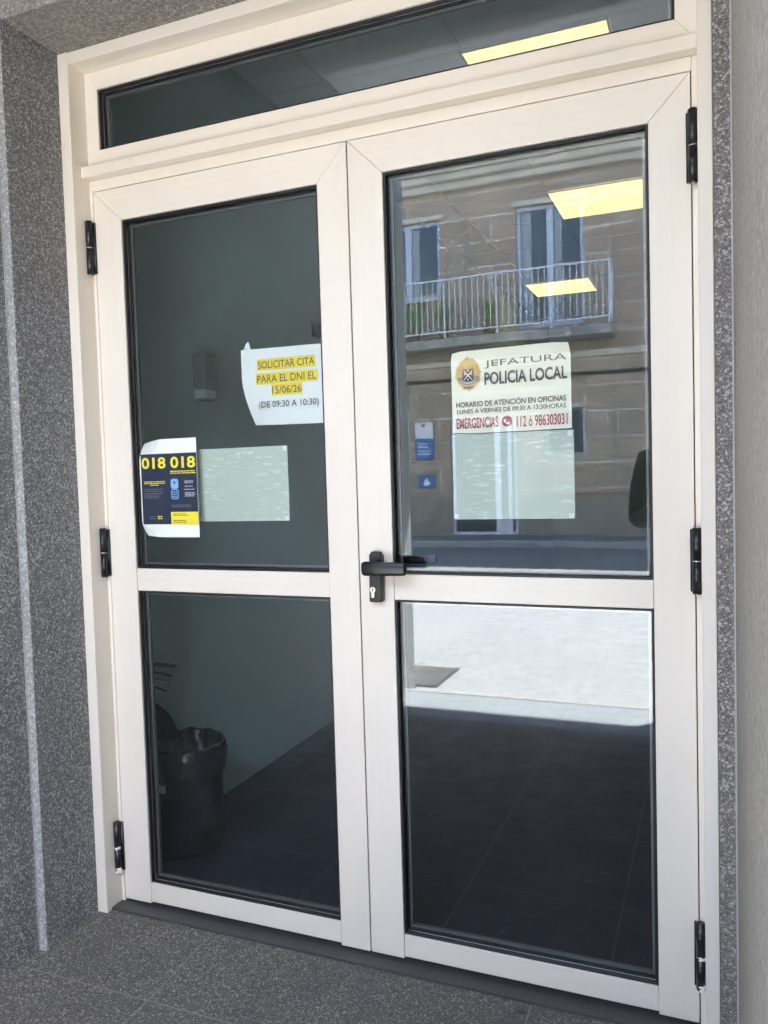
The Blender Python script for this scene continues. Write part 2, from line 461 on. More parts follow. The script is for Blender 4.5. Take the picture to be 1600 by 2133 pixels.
# thin pale joint along the outer corners of both reveals
o = B().box(XB + .0003, XB + .0022, YA - .0035, YA - .0006, ZF + .001, ZC).build('mortar_joint', M['nosing'])
tag(o, 'thin pale mortar line down the inner corner of the left granite wall', 'joint')
o = B().box(RB - .0032, RB - .0003, YA - .0035, YA - .0006, ZF + .001, ZC).build('mortar_joint', M['nosing'])
tag(o, 'thin pale mortar line beside the speckled granite strip on the right', 'joint')
o = B().box(-1.187, 1.185, -1.66, -.02, ZC + .0005, ZC + .30).build('porch_ceiling', M['granite_s']); tag(o, kind='structure')
o = B().box(-1.187, 1.185, YO, -1.6605, ZC + .004, ZC + .30).build('porch_ceiling', M['whitesoffit']); tag(o, kind='structure')

# our building beyond the porch: street front each side and the balcony floor overhead
bd = thing('office_building', (0, -2.7, 0), 'granite fronted building that holds the porch and its overhanging balcony', 'building')
B().box(-9, -1.1875, YO, -2.30, -.119, 4.22).build('front_wall', M['granite_l'], bd)
B().box(1.1855, 9, YO, -2.30, -.119, 4.22).build('front_wall', M['granite_r'], bd)
B().box(-1.187, 1.185, YO, -2.30, ZC + .3005, 4.22).build('front_wall', M['granite_l'], bd)
B().box(-9, 9, -4.40, YO + .4, 4.2205, 4.45).bevel(.02).build('balcony_floor', M['whitesoffit'], bd)
B().box(-9, 9, -2.72, 9, 4.4505, 7.5).build('upper_wall', M['whitesoffit'], bd)
B().box(-9, -1.1875, -2.2995, 9, -.119, 4.22).build('side_block', M['granite_l'], bd)
B().box(3.31, 9, -2.2995, 9, -.119, 4.22).build('side_block', M['granite_l'], bd)
B().box(1.1855, 3.3095, -2.2995, -.15, -.119, 4.22).build('side_block', M['granite_l'], bd)
B().box(-1.187, 1.185, -.0195, .35, 3.4905, 4.22).build('side_block', M['granite_l'], bd)

# indoors
o = B().box(-1.187, -.985, -.0195, 8.2, -.119, 3.2).build('indoor_wall', M['plaster'])
tag(o, 'long grey green indoor side wall seen through the left leaf', 'wall')
o = B().box(3.2005, 3.31, -.15, 8.2, -.119, 3.2).build('indoor_wall', M['plaster'])
tag(o, 'grey indoor wall on the far right side of the hall', 'wall')
o = B().box(-.9845, 3.2, 8.0005, 8.2, -.119, 3.2).build('indoor_wall', M['plaster'])
tag(o, 'grey end wall at the back of the hall', 'wall')
o = B().box(RA + .0005, 3.2, -.0195, .10, -.119, 3.2).build('indoor_wall', M['plaster'])
tag(o, 'grey indoor wall beside the right hand door jamb', 'wall')
o = B().box(-.9845, RA, .03, .10, 2.475, 3.2).build('indoor_wall', M['plaster'])
tag(o, 'strip of indoor wall over the fanlight', 'wall')
o = B().box(-.9845, -.862, .03, .10, -.029, 2.4745).build('indoor_wall', M['plaster'])
tag(o, 'narrow strip of indoor wall beside the left hand door jamb', 'wall')
o = B().box(-.9845, 3.2, .1005, 8.0, 2.955, 3.05).build('ceiling', M['ceil']); tag(o, kind='structure')
b = B(); x = -.984 + .30
while x < 3.2:
    b.box(x - .012, x + .012, .101, 8.0, 2.951, 2.9548); x += .60
y = .72
while y < 8:
    b.box(-.984, 3.2, y - .012, y + .012, 2.9495, 2.9508); y += .60
o = b.build('ceiling_grid', M['ceilgrid']); tag(o, kind='structure')

def lamp(x, y, label):
    r = thing('ceiling_light', (x, y, 2.949), label, 'ceiling light', 'square light panels in the office ceiling')
    B().ring_xz(0, 1, 0, 1, .01, 0, 1).bm.free()
    b = B(); W = .293
    for (x0, x1, y0, y1) in ((-W, W, -W, -W + .01), (-W, W, W - .01, W), (-W, -W + .01, -W + .01, W - .01), (W - .01, W, -W + .01, W - .01)):
        b.box(x + x0, x + x1, y + y0, y + y1, 2.9445, 2.949)
    b.build('lamp_frame', M['bluew'], r)
    B().box(x - W + .0105, x + W - .0105, y - W + .0105, y + W - .0105, 2.9460, 2.949).build('diffuser', M['lamp'], r)
    return r
L0 = lamp(.205, 1.62, 'lit yellowish light panel seen through the fanlight')
for x, y, lb in ((.205, 3.445, 'largest lit yellow panel, in the right pane below its top corner'),
                 (-.455, 5.83, 'small lit yellow panel over the reflected balcony railing')):
    c = copy_tree(L0); c.location = (x, y, 2.949); c['label'] = lb

# ================================================================== DOOR FRAME AND FANLIGHT
fr = thing('door_frame', (0, 0, ZF), 'cream aluminium door frame with a long glazed fanlight on top', 'door frame')
YF = -.064
def jamb(sx):
    xi, xo = .8235 * sx, .8525 * sx
    if sx < 0: xo = -.8595
    b = B().box(min(xi, xo), max(xi, xo), YF, .05, ZF + .006 if sx > 0 else ZF + .004, 2.472)
    b.bevel(.0022, 2).build('jamb', M['alu'], fr)
    # narrow rebate face beside the leaf
    x0, x1 = (.8115, .8233) if sx > 0 else (-.8233, -.8125)
    B().box(x0, x1, .0015, .05, ZF + .004, 2.134).bevel(.001, 1).build('rebate', M['alu'], fr)
jamb(-1); jamb(1)
B().box(-.8232, .8232, YF + .0008, .05, 2.438, 2.471).bevel(.0022, 2).build('head', M['aluh'], fr)
B().box(-.8120, .8110, .0015, .05, 2.1035, 2.134).bevel(.001, 1).build('rebate', M['alu'], fr)
B().box(-.8234, .8234, -.030, .05, 2.1345, 2.1655).bevel(.0025, 2).build('transom_rail', M['aluh'], fr)
# fanlight sash, mitred
def mitred(x0, x1, z0, z1, wl, wr, wb, wt, y0, y1, parent, bev=.0032, names=('stile', 'stile', 'bottom_rail', 'top_rail'), g=.00015):
    il, ir, ib, it = x0 + wl, x1 - wr, z0 + wb, z1 - wt
    parts = (
        (names[0], [(x0, z0 + g), (il, ib + g), (il, it - g), (x0, z1 - g)]),
        (names[1], [(x1, z0 + g), (x1, z1 - g), (ir, it - g), (ir, ib + g)]),
        (names[2], [(x0 + g, z0), (x1 - g, z0), (ir - g, ib), (il + g, ib)]),
        (names[3], [(x0 + g, z1), (il + g, it), (ir - g, it), (x1 - g, z1)]))
    for nm, pts in parts:
        B().prism_xz(pts, y0, y1).bevel(.0009, 1).build(nm, M['aluh' if 'rail' in nm else 'alu'], parent)
def sash_bead(x0, x1, z0, z1, parent):
    """glazing seals, spacer bar and pane filling the opening x0..x1, z0..z1"""
    e = .0005
    B().ring_xz(x0 + e, x1 - e, z0 + e, z1 - e, .0055, .0045, .016).bevel(.0012, 1).build('glazing_seal', M['seal'], parent)
    p = B().box(x0 + e, x1 - e, .0165, .0260, z0 + e, z1 - e).build('pane', M['glass'], parent)
    B().ring_xz(x0 + e, x1 - e, z0 + e, z1 - e, .009, .0265, .029).build('spacer_seal', M['seal'], parent)
    B().ring_xz(x0 + e, x1 - e, z0 + e, z1 - e, .0145, .0295, .040).build('spacer_bar', M['spacer'], parent)
    return p
TX0, TX1, TZ0, TZ1 = -.8228, .8228, 2.166, 2.4375
TW = .0435
mitred(TX0, TX1, TZ0, TZ1, TW, TW, .0505, .0505, 0., .052, fr, names=('fanlight_stile', 'fanlight_stile', 'fanlight_rail', 'fanlight_rail'))
sash_bead(TX0 + TW, TX1 - TW, TZ0 + .0505, TZ1 - .0505, fr)

# ================================================================== DOOR LEAVES
Z_TOP, Z_G1, Z_M1, Z_M2, Z_G2 = 2.101, 2.0098, 1.0071, .9418, .0655
def hinge(leaf, x, z0, z1, worn=None):
    yc = -.0135; r = .0105
    h = B()
    zm = (z0 + z1) / 2
    h.cyl((x, yc, z0 + .003), (x, yc, zm - .0012), r, n=24)
    h.cyl((x, yc, zm + .0012), (x, yc, z1 - .003), r, n=24)
    h.cyl((x, yc, z1 - .003), (x, yc, z1), r, r * .8, n=24)
    h.cyl((x, yc, z0), (x, yc, z0 + .003), r * .85, r, n=24)
    sgn = 1 if x < 0 else -1
    h.box(min(x, x + sgn * .014), max(x, x + sgn * .014), -.006, -.0004, z0 + .004, z1 - .004)
    hb = h.build('hinge', M['black'], leaf)
    for p in hb.data.polygons: p.use_smooth = abs(p.normal.z) < .5 and len(p.vertices) == 4
    B().cyl((x, yc, zm - .0011), (x, yc, zm + .0011), r * .93, n=24).build('washer', M['steel'] if not worn else M['chip'], hb)
    B().cyl((x, yc, z0 - .0022), (x, yc, z0 - .0001), r * .55, n=16).build('pin', M['steel'], hb)
    if worn:
        for part in (0, 1):
            b = B()
            for i in range(20 if part == 0 else 10):
                a = -PI / 2 + worn * .75 + random.uniform(-.75, .75)
                zz = z0 + abs(random.gauss(0, .009)) + .001 if part == 0 else zm + random.gauss(0, .003) - .002
                c = Vector((x + math.cos(a) * (r - .0012), yc + math.sin(a) * (r - .0012), zz))
                ret = bmesh.ops.create_icosphere(b.bm, subdivisions=1, radius=random.uniform(.003, .0048))
                for v in ret['verts']: v.co = c + v.co * random.uniform(.7, 1.1)
            b.build('flaked_paint', M['chip'], hb)
        hb['label'] = 'black hinge with flaked white paint at its lower end'

def leaf(x0, x1, wl, wr, label, hx):
    lf = thing('door_leaf', ((x0 + x1) / 2, 0, 0), label, 'door', 'two leaves of the glazed aluminium door')
    il, ir = x0 + wl, x1 - wr
    Y1 = .052; g = .00015
    zt, zi = Z_TOP, Z_G1
    zl = 0.003 if x0 < -.5 else .001
    for nm, pts in (('stile', [(x0, .002), (il, .002), (il, zi - g), (x0, zt - g)]),
                    ('stile', [(x1, .001), (x1, zt - g), (ir, zi - g), (ir, .001)]),
                    ('top_rail', [(x0 + g, zt), (il + g, zi), (ir - g, zi), (x1 - g, zt)])):
        B().prism_xz(pts, 0., Y1).bevel(.0018, 2).build(nm, M['aluh' if 'rail' in nm else 'alu'], lf)
    for nm, z0, z1 in (('middle_rail', Z_M2, Z_M1), ('bottom_rail', .0065, Z_G2)):
        B().box(il + .0006, ir - .0006, .0022, Y1, z0, z1).bevel(.0016, 2).build(nm, M['aluh'], lf)
    sash_bead(il, ir, Z_M1, Z_G1, lf); sash_bead(il, ir, Z_G2, Z_M2, lf)
    for k, (z0, z1) in enumerate(((1.863, 2.017), (.981, 1.126), (.088, .243))):
        hinge(lf, hx, z0, z1, worn=(None if k < 2 else (1 if hx < 0 else .6)))
    # brush seal under the leaf
    B().box(x0 + .004, x1 - .004, .016, .040, -.0050, .0012).build('bottom_seal', M['seal'], lf)
    return lf
LL = leaf(-.8095, -.0016, .0955, .0851, 'left door leaf with the yellow highlighted notice and no handle', -.8185)
RL = leaf(.0016, .8090, .0930, .0868, 'right door leaf with the black handle and the police notice', .8135)
B().box(-.0014, .0014, .010, .052, .004, Z_TOP - .004).build('meeting_seal', M['seal'], LL)

# handle on the right leaf
hd = B()
hx, hz = .054, 1.003
pb = B().prism_xz([(hx - .018, .938), (hx + .016, .938), (hx + .016, 1.056), (hx + .010, 1.066), (hx - .012, 1.066), (hx - .018, 1.058)], -.0255, -.0002)
for v in pb.bm.verts:
    if v.co.z > 1.05 and v.co.y < -.02: v.co.y += .006
pb.bevel(.0035, 3).build('handle_plate', M['black'], RL)
B().cyl((hx, -.0257, 1.031), (hx, -.050, 1.031), .0115, n=24).build('handle_neck', M['black'], RL, True)
lv = B()
sec = []
pts = [(hx - .0225, -.053, .0105), (hx - .021, -.054, .0150), (hx - .014, -.056, .0180), (hx + .02, -.057, .0178), (hx + .06, -.056, .0168), (hx + .088, -.055, .0162), (hx + .0935, -.0545, .0150), (hx + .095, -.054, .0115)]
for (x, yy, hh) in pts:
    ring = []
    for i in range(24):
        a = 2 * PI * i / 24; ca, sa = math.cos(a), math.sin(a)
        f = (abs(ca) ** 3.2 + abs(sa) ** 3.2) ** (-1 / 3.2)
        ring.append(lv.bm.verts.new((x, yy + ca * f * .0075 * min(1, hh / .014), 1.0275 + sa * f * hh)))
    sec.append(ring)
for a, b_ in zip(sec, sec[1:]):
    for i in range(24):
        j = (i + 1) % 24; lv.bm.faces.new((a[i], a[j], b_[j], b_[i]))
lv.bm.faces.new(sec[0][::-1]); lv.bm.faces.new(sec[-1])
lv.build('lever', M['black'], RL, True)
cy = B()
prof = [(math.cos(t) * .0085, math.sin(t) * .0085) for t in [(-.25 + 1.5 * i / 16) * PI + 0 for i in range(17)]]
prof = [(hx - .006 + x, .970 + z) for x, z in [(math.cos(a) * .0078, math.sin(a) * .0078) for a in [(-.32 + 1.64 * i / 18) * PI for i in range(19)]]]
prof += [(hx - .006 - .0045, .951), (hx - .006, .949), (hx - .006 + .0045, .951)]
cyl = cy.prism_xz(prof, -.0285, -.0256).bevel(.0006, 1).build('lock_cylinder', M['brass'], RL)
k = B().box(hx - .0066, hx - .0054, -.0291, -.0286, .964, .976); k.cyl((hx - .006, -.0291, .9705), (hx - .006, -.0287, .9705), .0022, n=12)
k.build('keyhole', M['black'], cyl)
# inside lever
B().box(hx - .0165, hx + .0165, .0525, .062, .930, 1.064).bevel(.006, 3, 1.2).build('handle_plate', M['black'], RL)
B().cyl((hx, .0622, 1.036), (hx, .095, 1.036), .0105, n=20).build('handle_neck', M['black'], RL, True)
B().box(hx - .02, hx + .125, .090, .106, 1.024, 1.048).bevel(.006, 3, 1.2).build('lever', M['black'], RL)

# ================================================================== NOTICES (behind the glass)
YP = .0425
def sheet(name, x0, x1, z0, z1, mat, label, curl=None, cut=None, zr=0., y=YP, nx=24, nz=24, cat='notice'):
    r = thing(name, ((x0 + x1) / 2, y, z0), label, cat)
    b = B(); vs = {}
    for i in range(nx + 1):
        for j in range(nz + 1):
            u, v = i / nx, j / nz
            x = x0 + (x1 - x0) * u; z = z0 + (z1 - z0) * v + zr * (u - .5)
            yy = y + .0006 + .0007 * math.sin(7 * u + 3 * v) * math.sin(5 * v)
            if cut: x, z = cut(u, v, x, z)
            if curl: dx, dy, dz = curl(u, v); x += dx; yy += dy; z += dz
            vs[i, j] = b.bm.verts.new((x, yy + .0012, z))
    for i in range(nx):
        for j in range(nz):
            b.bm.faces.new((vs[i, j], vs[i + 1, j], vs[i + 1, j + 1], vs[i, j + 1]))
    b.build('sheet', mat, r, True)
    return r

# 1 highlighted appointment notice
def curl1(u, v):
    k = max(0, .62 - v) / .62 * max(0, 1 - u * 2.2)
    return (.024 * k ** 1.6, .026 * k ** 1.6, .003 * k)
n1 = sheet('appointment_notice', -.364, -.086, 1.404, 1.6135, M['paperw'], 'white sheet with three yellow highlighted lines taped in the left leaf', curl1, zr=-.003)
yt = YP - .0006
for t_, cx, cz, w, h, hl in (('SOLICITAR CITA', -.2235, 1.5690, .173, .0200, .180), ('PARA EL DNI EL', -.2235, 1.5310, .181, .0200, .188), ('15/06/26', -.2230, 1.4990, .090, .0200, .094)):
    flat(rect(cx - hl / 2, cx + hl / 2, cz - .0150, cz + .0155), yt + .0003, M['yellow'], 'highlight', n1)
    text(t_, cx, cz, w, h, yt, M['inkol'], n1, bold=.008)
text('(DE 09:30 A 10:30)', -.2200, 1.4585, .184, .0230, yt, M['inkg'], n1)
tp = B(); tp.bm.faces.new([tp.bm.verts.new(p) for p in ((-.354, yt, 1.6155), (-.348, yt + .002, 1.629), (-.338, yt + .001, 1.637), (-.331, yt, 1.6135))])
tp.build('folded_tab', M['paperw'], n1)
n1.location.x += .0055

# 2 navy 018 poster
def cut2(u, v, x, z):
    if v > .86: x += 0
    return x, z
def curl2(u, v):
    k = max(0, v - .80) / .20 * max(0, 1 - u * 2.4); q = max(0, .16 - v) / .16 * max(0, 1 - u * 3)
    return (.004 * k + .010 * q ** 1.5, .02 * k ** 1.5 + .012 * q ** 1.5, -.010 * k ** 1.4 + .004 * q)
n2 = sheet('phone_helpline_poster', -0.7280, -0.5250, 1.098, 1.3845, M['paperw'], 'navy poster reading 018 018 in yellow at the left of the left leaf', curl2, cat='poster')
yt = YP - .0009
flat(rect(-0.7220, -0.5257, 1.136, 1.342), yt + .0005, M['navy'], 'navy_print', n2)
text('018 018', -0.6240, 1.3155, .190, .0335, yt, M['yellowp'], n2, bold=.025)
def lines(x0, x1, z, n, dz, mat, hh, seed, centre=False):
    rd = random.Random(seed); b = B()
    for i in range(n):
        x = x0; xe = x1 - (rd.uniform(0, .35) * (x1 - x0) if not centre else 0)
        if centre and i == n - 1: x, xe = x0 + .3 * (x1 - x0), x1 - .3 * (x1 - x0)
        while x < xe - .002:
            w = min(rd.uniform(.004, .014), xe - x)
            b.bm.faces.new([b.bm.verts.new((px, yt, pz)) for px, pz in rect(x, x + w, z - i * dz - hh, z - i * dz)])
            x += w + .0018
    return b.build('small_print', mat, n2)
lines(-0.6175, -0.5275, 1.291, 2, .0055, M['yellowp'], .0026, 1)
lines(-0.7125, -0.6375, 1.262, 3, .0050, M['yellowp'], .0024, 2, True)
lines(-0.7125, -0.6405, 1.240, 2, .0055, M['dimg'], .0022, 3)
lines(-0.7125, -0.6405, 1.228, 4, .0045, M['dimg'], .0022, 4)
lines(-0.5685, -0.5295, 1.262, 2, .0045, M['dimw'], .0026, 5); lines(-0.5685, -0.5295, 1.247, 1, .0045, M['dimw'], .0026, 6)
lines(-0.5705, -0.5295, 1.238, 1, .0045, M['dimw'], .0026, 7); lines(-0.5685, -0.5315, 1.228, 3, .0045, M['dimw'], .0028, 8)
lines(-0.6165, -0.5315, 1.193, 2, .005, M['dimg'], .0022, 9)
lines(-0.6965, -0.6735, 1.160, 2, .006, M['dimg'], .0026, 10); lines(-0.6685, -0.6485, 1.160, 2, .006, M['yellowp'], .0026, 11)
flat(rect(-0.6205, -0.5257, 1.1345, 1.172), yt + .0002, M['yellowp'], 'yellow_box', n2)
lines(-0.6125, -0.5535, 1.167, 2, .0045, M['inkol'], .0018, 12); lines(-0.6125, -0.5635, 1.148, 2, .005, M['inkol'], .0024, 13)
def rrect(x0, x1, z0, z1, r, n=5):
    pts = []
    for cx, cz, a0 in ((x1 - r, z0 + r, -PI / 2), (x1 - r, z1 - r, 0), (x0 + r, z1 - r, PI / 2), (x0 + r, z0 + r, PI)):
        for i in range(n + 1):
            a = a0 + PI / 2 * i / n; pts.append((cx + r * math.cos(a), cz + r * math.sin(a)))
    return pts
flat(rrect(-0.6170, -0.5905, 1.239, 1.268, .007), yt + .0001, M['sky'], 'phone_picture', n2)
flat(rrect(-0.6170, -0.5905, 1.209, 1.2375, .007), yt + .0001, M['sky'], 'phone_picture', n2)
flat(rrect(-0.6150, -0.5925, 1.211, 1.2355, .006), yt - .0001, M['navy'], 'phone_keypad', n2)
b = B()
for i in range(3):
    for j in range(3):
        b.bm.faces.new([b.bm.verts.new((x, yt - .0003, z)) for x, z in rect(-0.6125 + i * .0068, -0.6085 + i * .0068, 1.214 + j * .0068, 1.218 + j * .0068)])
b.build('phone_keys', M['sky'], n2)
flat([(-0.6085, 1.254), (-0.5995, 1.254), (-0.6040, 1.263)], yt - .0001, M['navy'], 'phone_symbol', n2)

n2.location += Vector((.029, .0125 - YP, 0)); n2.scale = (.98, 1, .985)

# 3 back of a sheet beside it
n3 = sheet('sheet_back', -.5235, -.2300, 1.1415, 1.3470, M['paperb'], 'pale greenish blank back of a sheet right of the navy poster', zr=.001, cat='paper')
for x, z in ((-.516, 1.148), (-.237, 1.148), (-.237, 1.340)):
    flat([(x + dx, z + dz) for dx, dz in ((-.006, -.006), (.006, -.006), (.006, .006), (-.006, .006))], YP - .0006, M['whitep'], 'tape', n3)

n3.location.x += .0065

# 4 police notice
def cut4(u, v, x, z): return x, z
def curl4(u, v):
    k = max(0, v - .86) / .14 * max(0, u - .86) / .14; q = max(0, v - .9) / .1 * max(0, .08 - u) / .08
    return (-.007 * k + .003 * q, .006 * k, -.004 * q - .002 * k)
n4 = sheet('police_office_notice', .2450, .5380, 1.3560, 1.5605, M['paperc'], 'cream police notice with gold badge and opening hours in the right leaf', curl4, zr=.004, y=YP)
yt = YP - .0009
cx, cz = .2885, 1.5020
pts = []
for i in range(72):
    a = 2 * PI * i / 72; rr = (.037 if i % 2 else .0315) * (1 + .10 * abs(math.cos(2 * a)) * (1 if i % 6 < 3 else .3))
    pts.append((cx + rr * math.cos(a) * .86, cz + rr * math.sin(a) * 1.08))
flat(pts, yt + .0006, M['gold'], 'gold_rays', n4)
flat([(cx - .0145, cz + .012), (cx + .0145, cz + .012), (cx + .0145, cz - .010), (cx + .010, cz - .019), (cx, cz - .023), (cx - .010, cz - .019), (cx - .0145, cz - .010)][::-1], yt + .0004, M['ink'], 'shield', n4)
flat(rect(cx - .0125, cx - .0005, cz - .004, cz + .0105), yt + .0002, M['maroon'], 'shield_quarter', n4)
flat(rect(cx + .0005, cx + .0125, cz - .004, cz + .0105), yt + .0002, M['maroon'], 'shield_quarter', n4)
b = B()
for p, q in (((-.011, .008), (.010, -.014)), ((.011, .008), (-.010, -.014))):
    d = Vector((q[0] - p[0], q[1] - p[1])).normalized(); nn = Vector((-d.y, d.x)) * .0011
    b.bm.faces.new([b.bm.verts.new((cx + x, yt, cz + z)) for x, z in ((p[0] + nn.x, p[1] + nn.y), (p[0] - nn.x, p[1] - nn.y), (q[0] - nn.x, q[1] - nn.y), (q[0] + nn.x, q[1] + nn.y))])
b.build('crossed_keys', M['paperc'], n4)
b = B()
for x, z in ((-.008, .0), (.008, .0), (0, .009), (0, -.014)):
    b.bm.faces.new([b.bm.verts.new((cx + x + dx, yt - .0001, cz + z + dz)) for dx, dz in ((-.002, 0), (0, -.003), (.002, 0), (0, .003))])
b.build('shield_charge', M['whitep'], n4)
b = B(); N = 16
def arc(r0, r1, a0, a1, yy, dz=0):
    vs = [[b.bm.verts.new((cx + r * math.cos(a0 + (a1 - a0) * i / N), yy, cz + dz + r * math.sin(a0 + (a1 - a0) * i / N))) for i in range(N + 1)] for r in (r0, r1)]
    for i in range(N): b.bm.faces.new((vs[0][i], vs[0][i + 1], vs[1][i + 1], vs[1][i]))
arc(.0225, .0305, -PI + .45, -.45, yt - .0002, .004)
b.build('ribbon', M['dimg'], n4)
b = B(); arc(.0245, .0285, -PI + .5, -.5, yt - .0004, .004); b.build('ribbon_band', M['dimw'], n4)
flat(rect(cx - .0135, cx + .0135, cz - .0365, cz - .0295), yt - .0002, M['gold'], 'ribbon_scroll', n4)
flat(rect(cx - .0120, cx + .0120, cz - .0350, cz - .0310), yt - .0004, M['inkg'], 'ribbon_scroll', n4)
sk = .018
text('JEFATURA', .4295, 1.5230, .197, .0195, yt, M['ink'], n4, skew=.014, bold=-.004)
text('POLICIA LOCAL', .4295, 1.4885, .200, .0310, yt, M['inkg'], n4, skew=.012, bold=.024)
text('HORARIO DE ATENCIÓN EN OFICINAS', .3915, 1.4300, .270, .0170, yt, M['ink'], n4, skew=.008, bold=.016)
text('LUNES A VIERNES DE 09:30 A 13:30HORAS', .3920, 1.4112, .268, .0112, yt, M['ink'], n4, skew=.008, bold=.012)
text('EMERGENCIAS', .3090, 1.3815, .106, .0265, yt, M['red'], n4, skew=.008, bold=.014)
text('112 ó 986303031', .4680, 1.3800, .121, .0265, yt, M['red'], n4, skew=.008, bold=.010)
flat([(.3835 + .0130 * math.cos(2 * PI * i / 28), 1.3815 + .0130 * math.sin(2 * PI * i / 28)) for i in range(28)], yt + .0002, M['red'], 'phone_disc', n4)
b = B(); cx, cz = .3853, 1.3837
arc(.0058, .0088, PI * .95, PI * 1.62, yt)
for a in (PI * .98, PI * 1.58):
    x, z = cx + .0070 * math.cos(a), cz + .0070 * math.sin(a)
    b.bm.faces.new([b.bm.verts.new((x + .0030 * math.cos(2 * PI * i / 12), yt - .0002, z + .0030 * math.sin(2 * PI * i / 12))) for i in range(12)])
b.build('phone_symbol', M['paperc'], n4)
# 5 back of a sheet under it
n5 = sheet('sheet_back', .2435, .5420, 1.1435, 1.3545, M['paperb2'], 'pale greenish blank back of a sheet under the police notice', cat='paper')
for x, z in ((.251, 1.151), (.534, 1.151), (.534, 1.346)):
    flat([(x + dx, z + dz) for dx, dz in ((-.006, -.006), (.006, -.006), (.006, .006), (-.006, .006))], YP - .0006, M['whitep'], 'tape', n5)
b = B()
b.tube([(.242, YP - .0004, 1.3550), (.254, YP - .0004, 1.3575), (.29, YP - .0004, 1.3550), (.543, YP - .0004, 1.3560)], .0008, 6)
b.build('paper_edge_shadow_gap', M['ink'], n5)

n4.location.x += .0024; n5.location.x += .0024

# ================================================================== THINGS INDOORS
bn = thing('waste_bin', (-.855, .385, -.0098), 'dark waste bin lined with a black bag behind the left leaf', 'waste bin')
c = (-.855, .385, -.0098)
B().lathe([(0.0, .0005), (.112, .0005), (.118, .010), (.1255, .33), (.130, .345), (.130, .352), (.123, .352), (.116, .02), (0, .018)], c).build('bin_body', M['blackp'], bn, True)
b = B(); n = 64; rings = []
for k, (r, z) in enumerate(((.128, .262), (.136, .285), (.137, .33), (.136, .362), (.130, .370), (.122, .362), (.118, .30), (.06, .26), (.0, .25))):
    ring = []
    for i in range(n):
        a = 2 * PI * i / n
        w = .003 * math.sin(a * 9 + k) + .002 * math.sin(a * 23 + k * 2.3) + random.uniform(-.0025, .0025)
        rr = max(0, r + (w if k not in (3, 4) else w * .6)) ; zz = z + (.016 * math.sin(a * 5 + 1) + .008 * math.sin(a * 13) if k == 0 else .004 * math.sin(a * 11 + k))
        ring.append(b.bm.verts.new((c[0] + rr * math.cos(a), c[1] + rr * math.sin(a), c[2] + zz)))
    rings.append(ring)
for a_, b_ in zip(rings, rings[1:]):
    for i in range(n):
        j = (i + 1) % n; b.bm.faces.new((a_[i], a_[j], b_[j], b_[i]))
b.build('bin_bag', M['bag'], bn, True)
sa = PI * 1.5 - .30
b = B()
for i in range(4):
    a0, a1 = sa + i * .09, sa + (i + 1) * .09; rr = .1285
    b.bm.faces.new([b.bm.verts.new((c[0] + rr * math.cos(a), c[1] + rr * math.sin(a), c[2] + z)) for a, z in ((a0, .228), (a1, .228), (a1, .254), (a0, .254))])
b.build('sticker', M['whitep'], bn)
# slatted rack and leaning dark board left of the bin
rk = thing('wall_rack', (-.975, .28, .50), 'small dark slatted rack on the wall just above the bin', 'rack')
B().box(-.984, -.803, .274, .286, .640, .652).bevel(.002).build('rack_bar', M['blackp'], rk)
for k in range(3):
    B().cyl((-.983, .28, .632 - k * .022), (-.822 - k * .012, .28, .612 - k * .026), .0035, n=8).build('slat', M['blackp'], rk)
B().box(-.9845, -.980, .265, .295, .48, .66).build('back_plate', M['blackp'], rk)
b = B(); N = 10; top = []; bot = []
for k in range(N + 1):
    t = k / N; x = -.984 + .150 * t
    top.append(b.bm.verts.new((x, .285 + .008 * math.sin(t * 9), .585 - .12 * t ** 1.15)))
    bot.append(b.bm.verts.new((x + .02 * t, .315 + .010 * math.sin(t * 7), .375 - .01 * math.sin(t * 6))))
for k in range(N): b.bm.faces.new((top[k], top[k + 1], bot[k + 1], bot[k]))
bmesh.ops.solidify(b.bm, geom=list(b.bm.faces), thickness=.012)
b.build('hanging_bag', M['bag'], rk, True)

ds = thing('soap_dispenser', (-.985, .78, 1.57), 'grey sanitiser dispenser fixed to the indoor side wall', 'dispenser')
B().box(-.9845, -.930, .690, .785, 1.60, 1.740).bevel(.012, 3).build('dispenser_body', M['wood'], ds)
B().box(-.9845, -.935, .698, .777, 1.565, 1.645).bevel(.008, 2).build('bottle', M['dispw'], ds)
B().box(-.9298, -.927, .708, .767, 1.680, 1.725).bevel(.001, 1).build('window', M['wood'], ds)

dr = thing('indoor_door', (-.985, 1.90, -.0095), 'grey indoor door in the side wall, edge seen beside the centre stile', 'door')
b = B().box(-.9845, -.955, 1.86, 1.92, -.0095, 2.08).box(-.9845, -.955, 2.78, 2.84, -.0095, 2.08).box(-.9845, -.955, 1.9205, 2.7795, 2.03, 2.08)
b.bevel(.003).build('architrave', M['ceil'], dr)
B().box(-.9845, -.968, 1.922, 2.778, -.006, 2.028).build('door_panel', M['wood'], dr)
B().cyl((-.9675, 1.99, 1.0), (-.92, 1.99, 1.0), .009).cyl((-.92, 1.98, 1.0), (-.92, 2.10, 1.0), .009).build('door_handle', M['steel'], dr)
pq = B().box(-.9845, -.980, 1.70, 1.80, 1.95, 2.03).bevel(.001, 1).build('wall_plate', M['dglass'])
tag(pq, 'small dark plate on the indoor wall beside the door', 'plate')

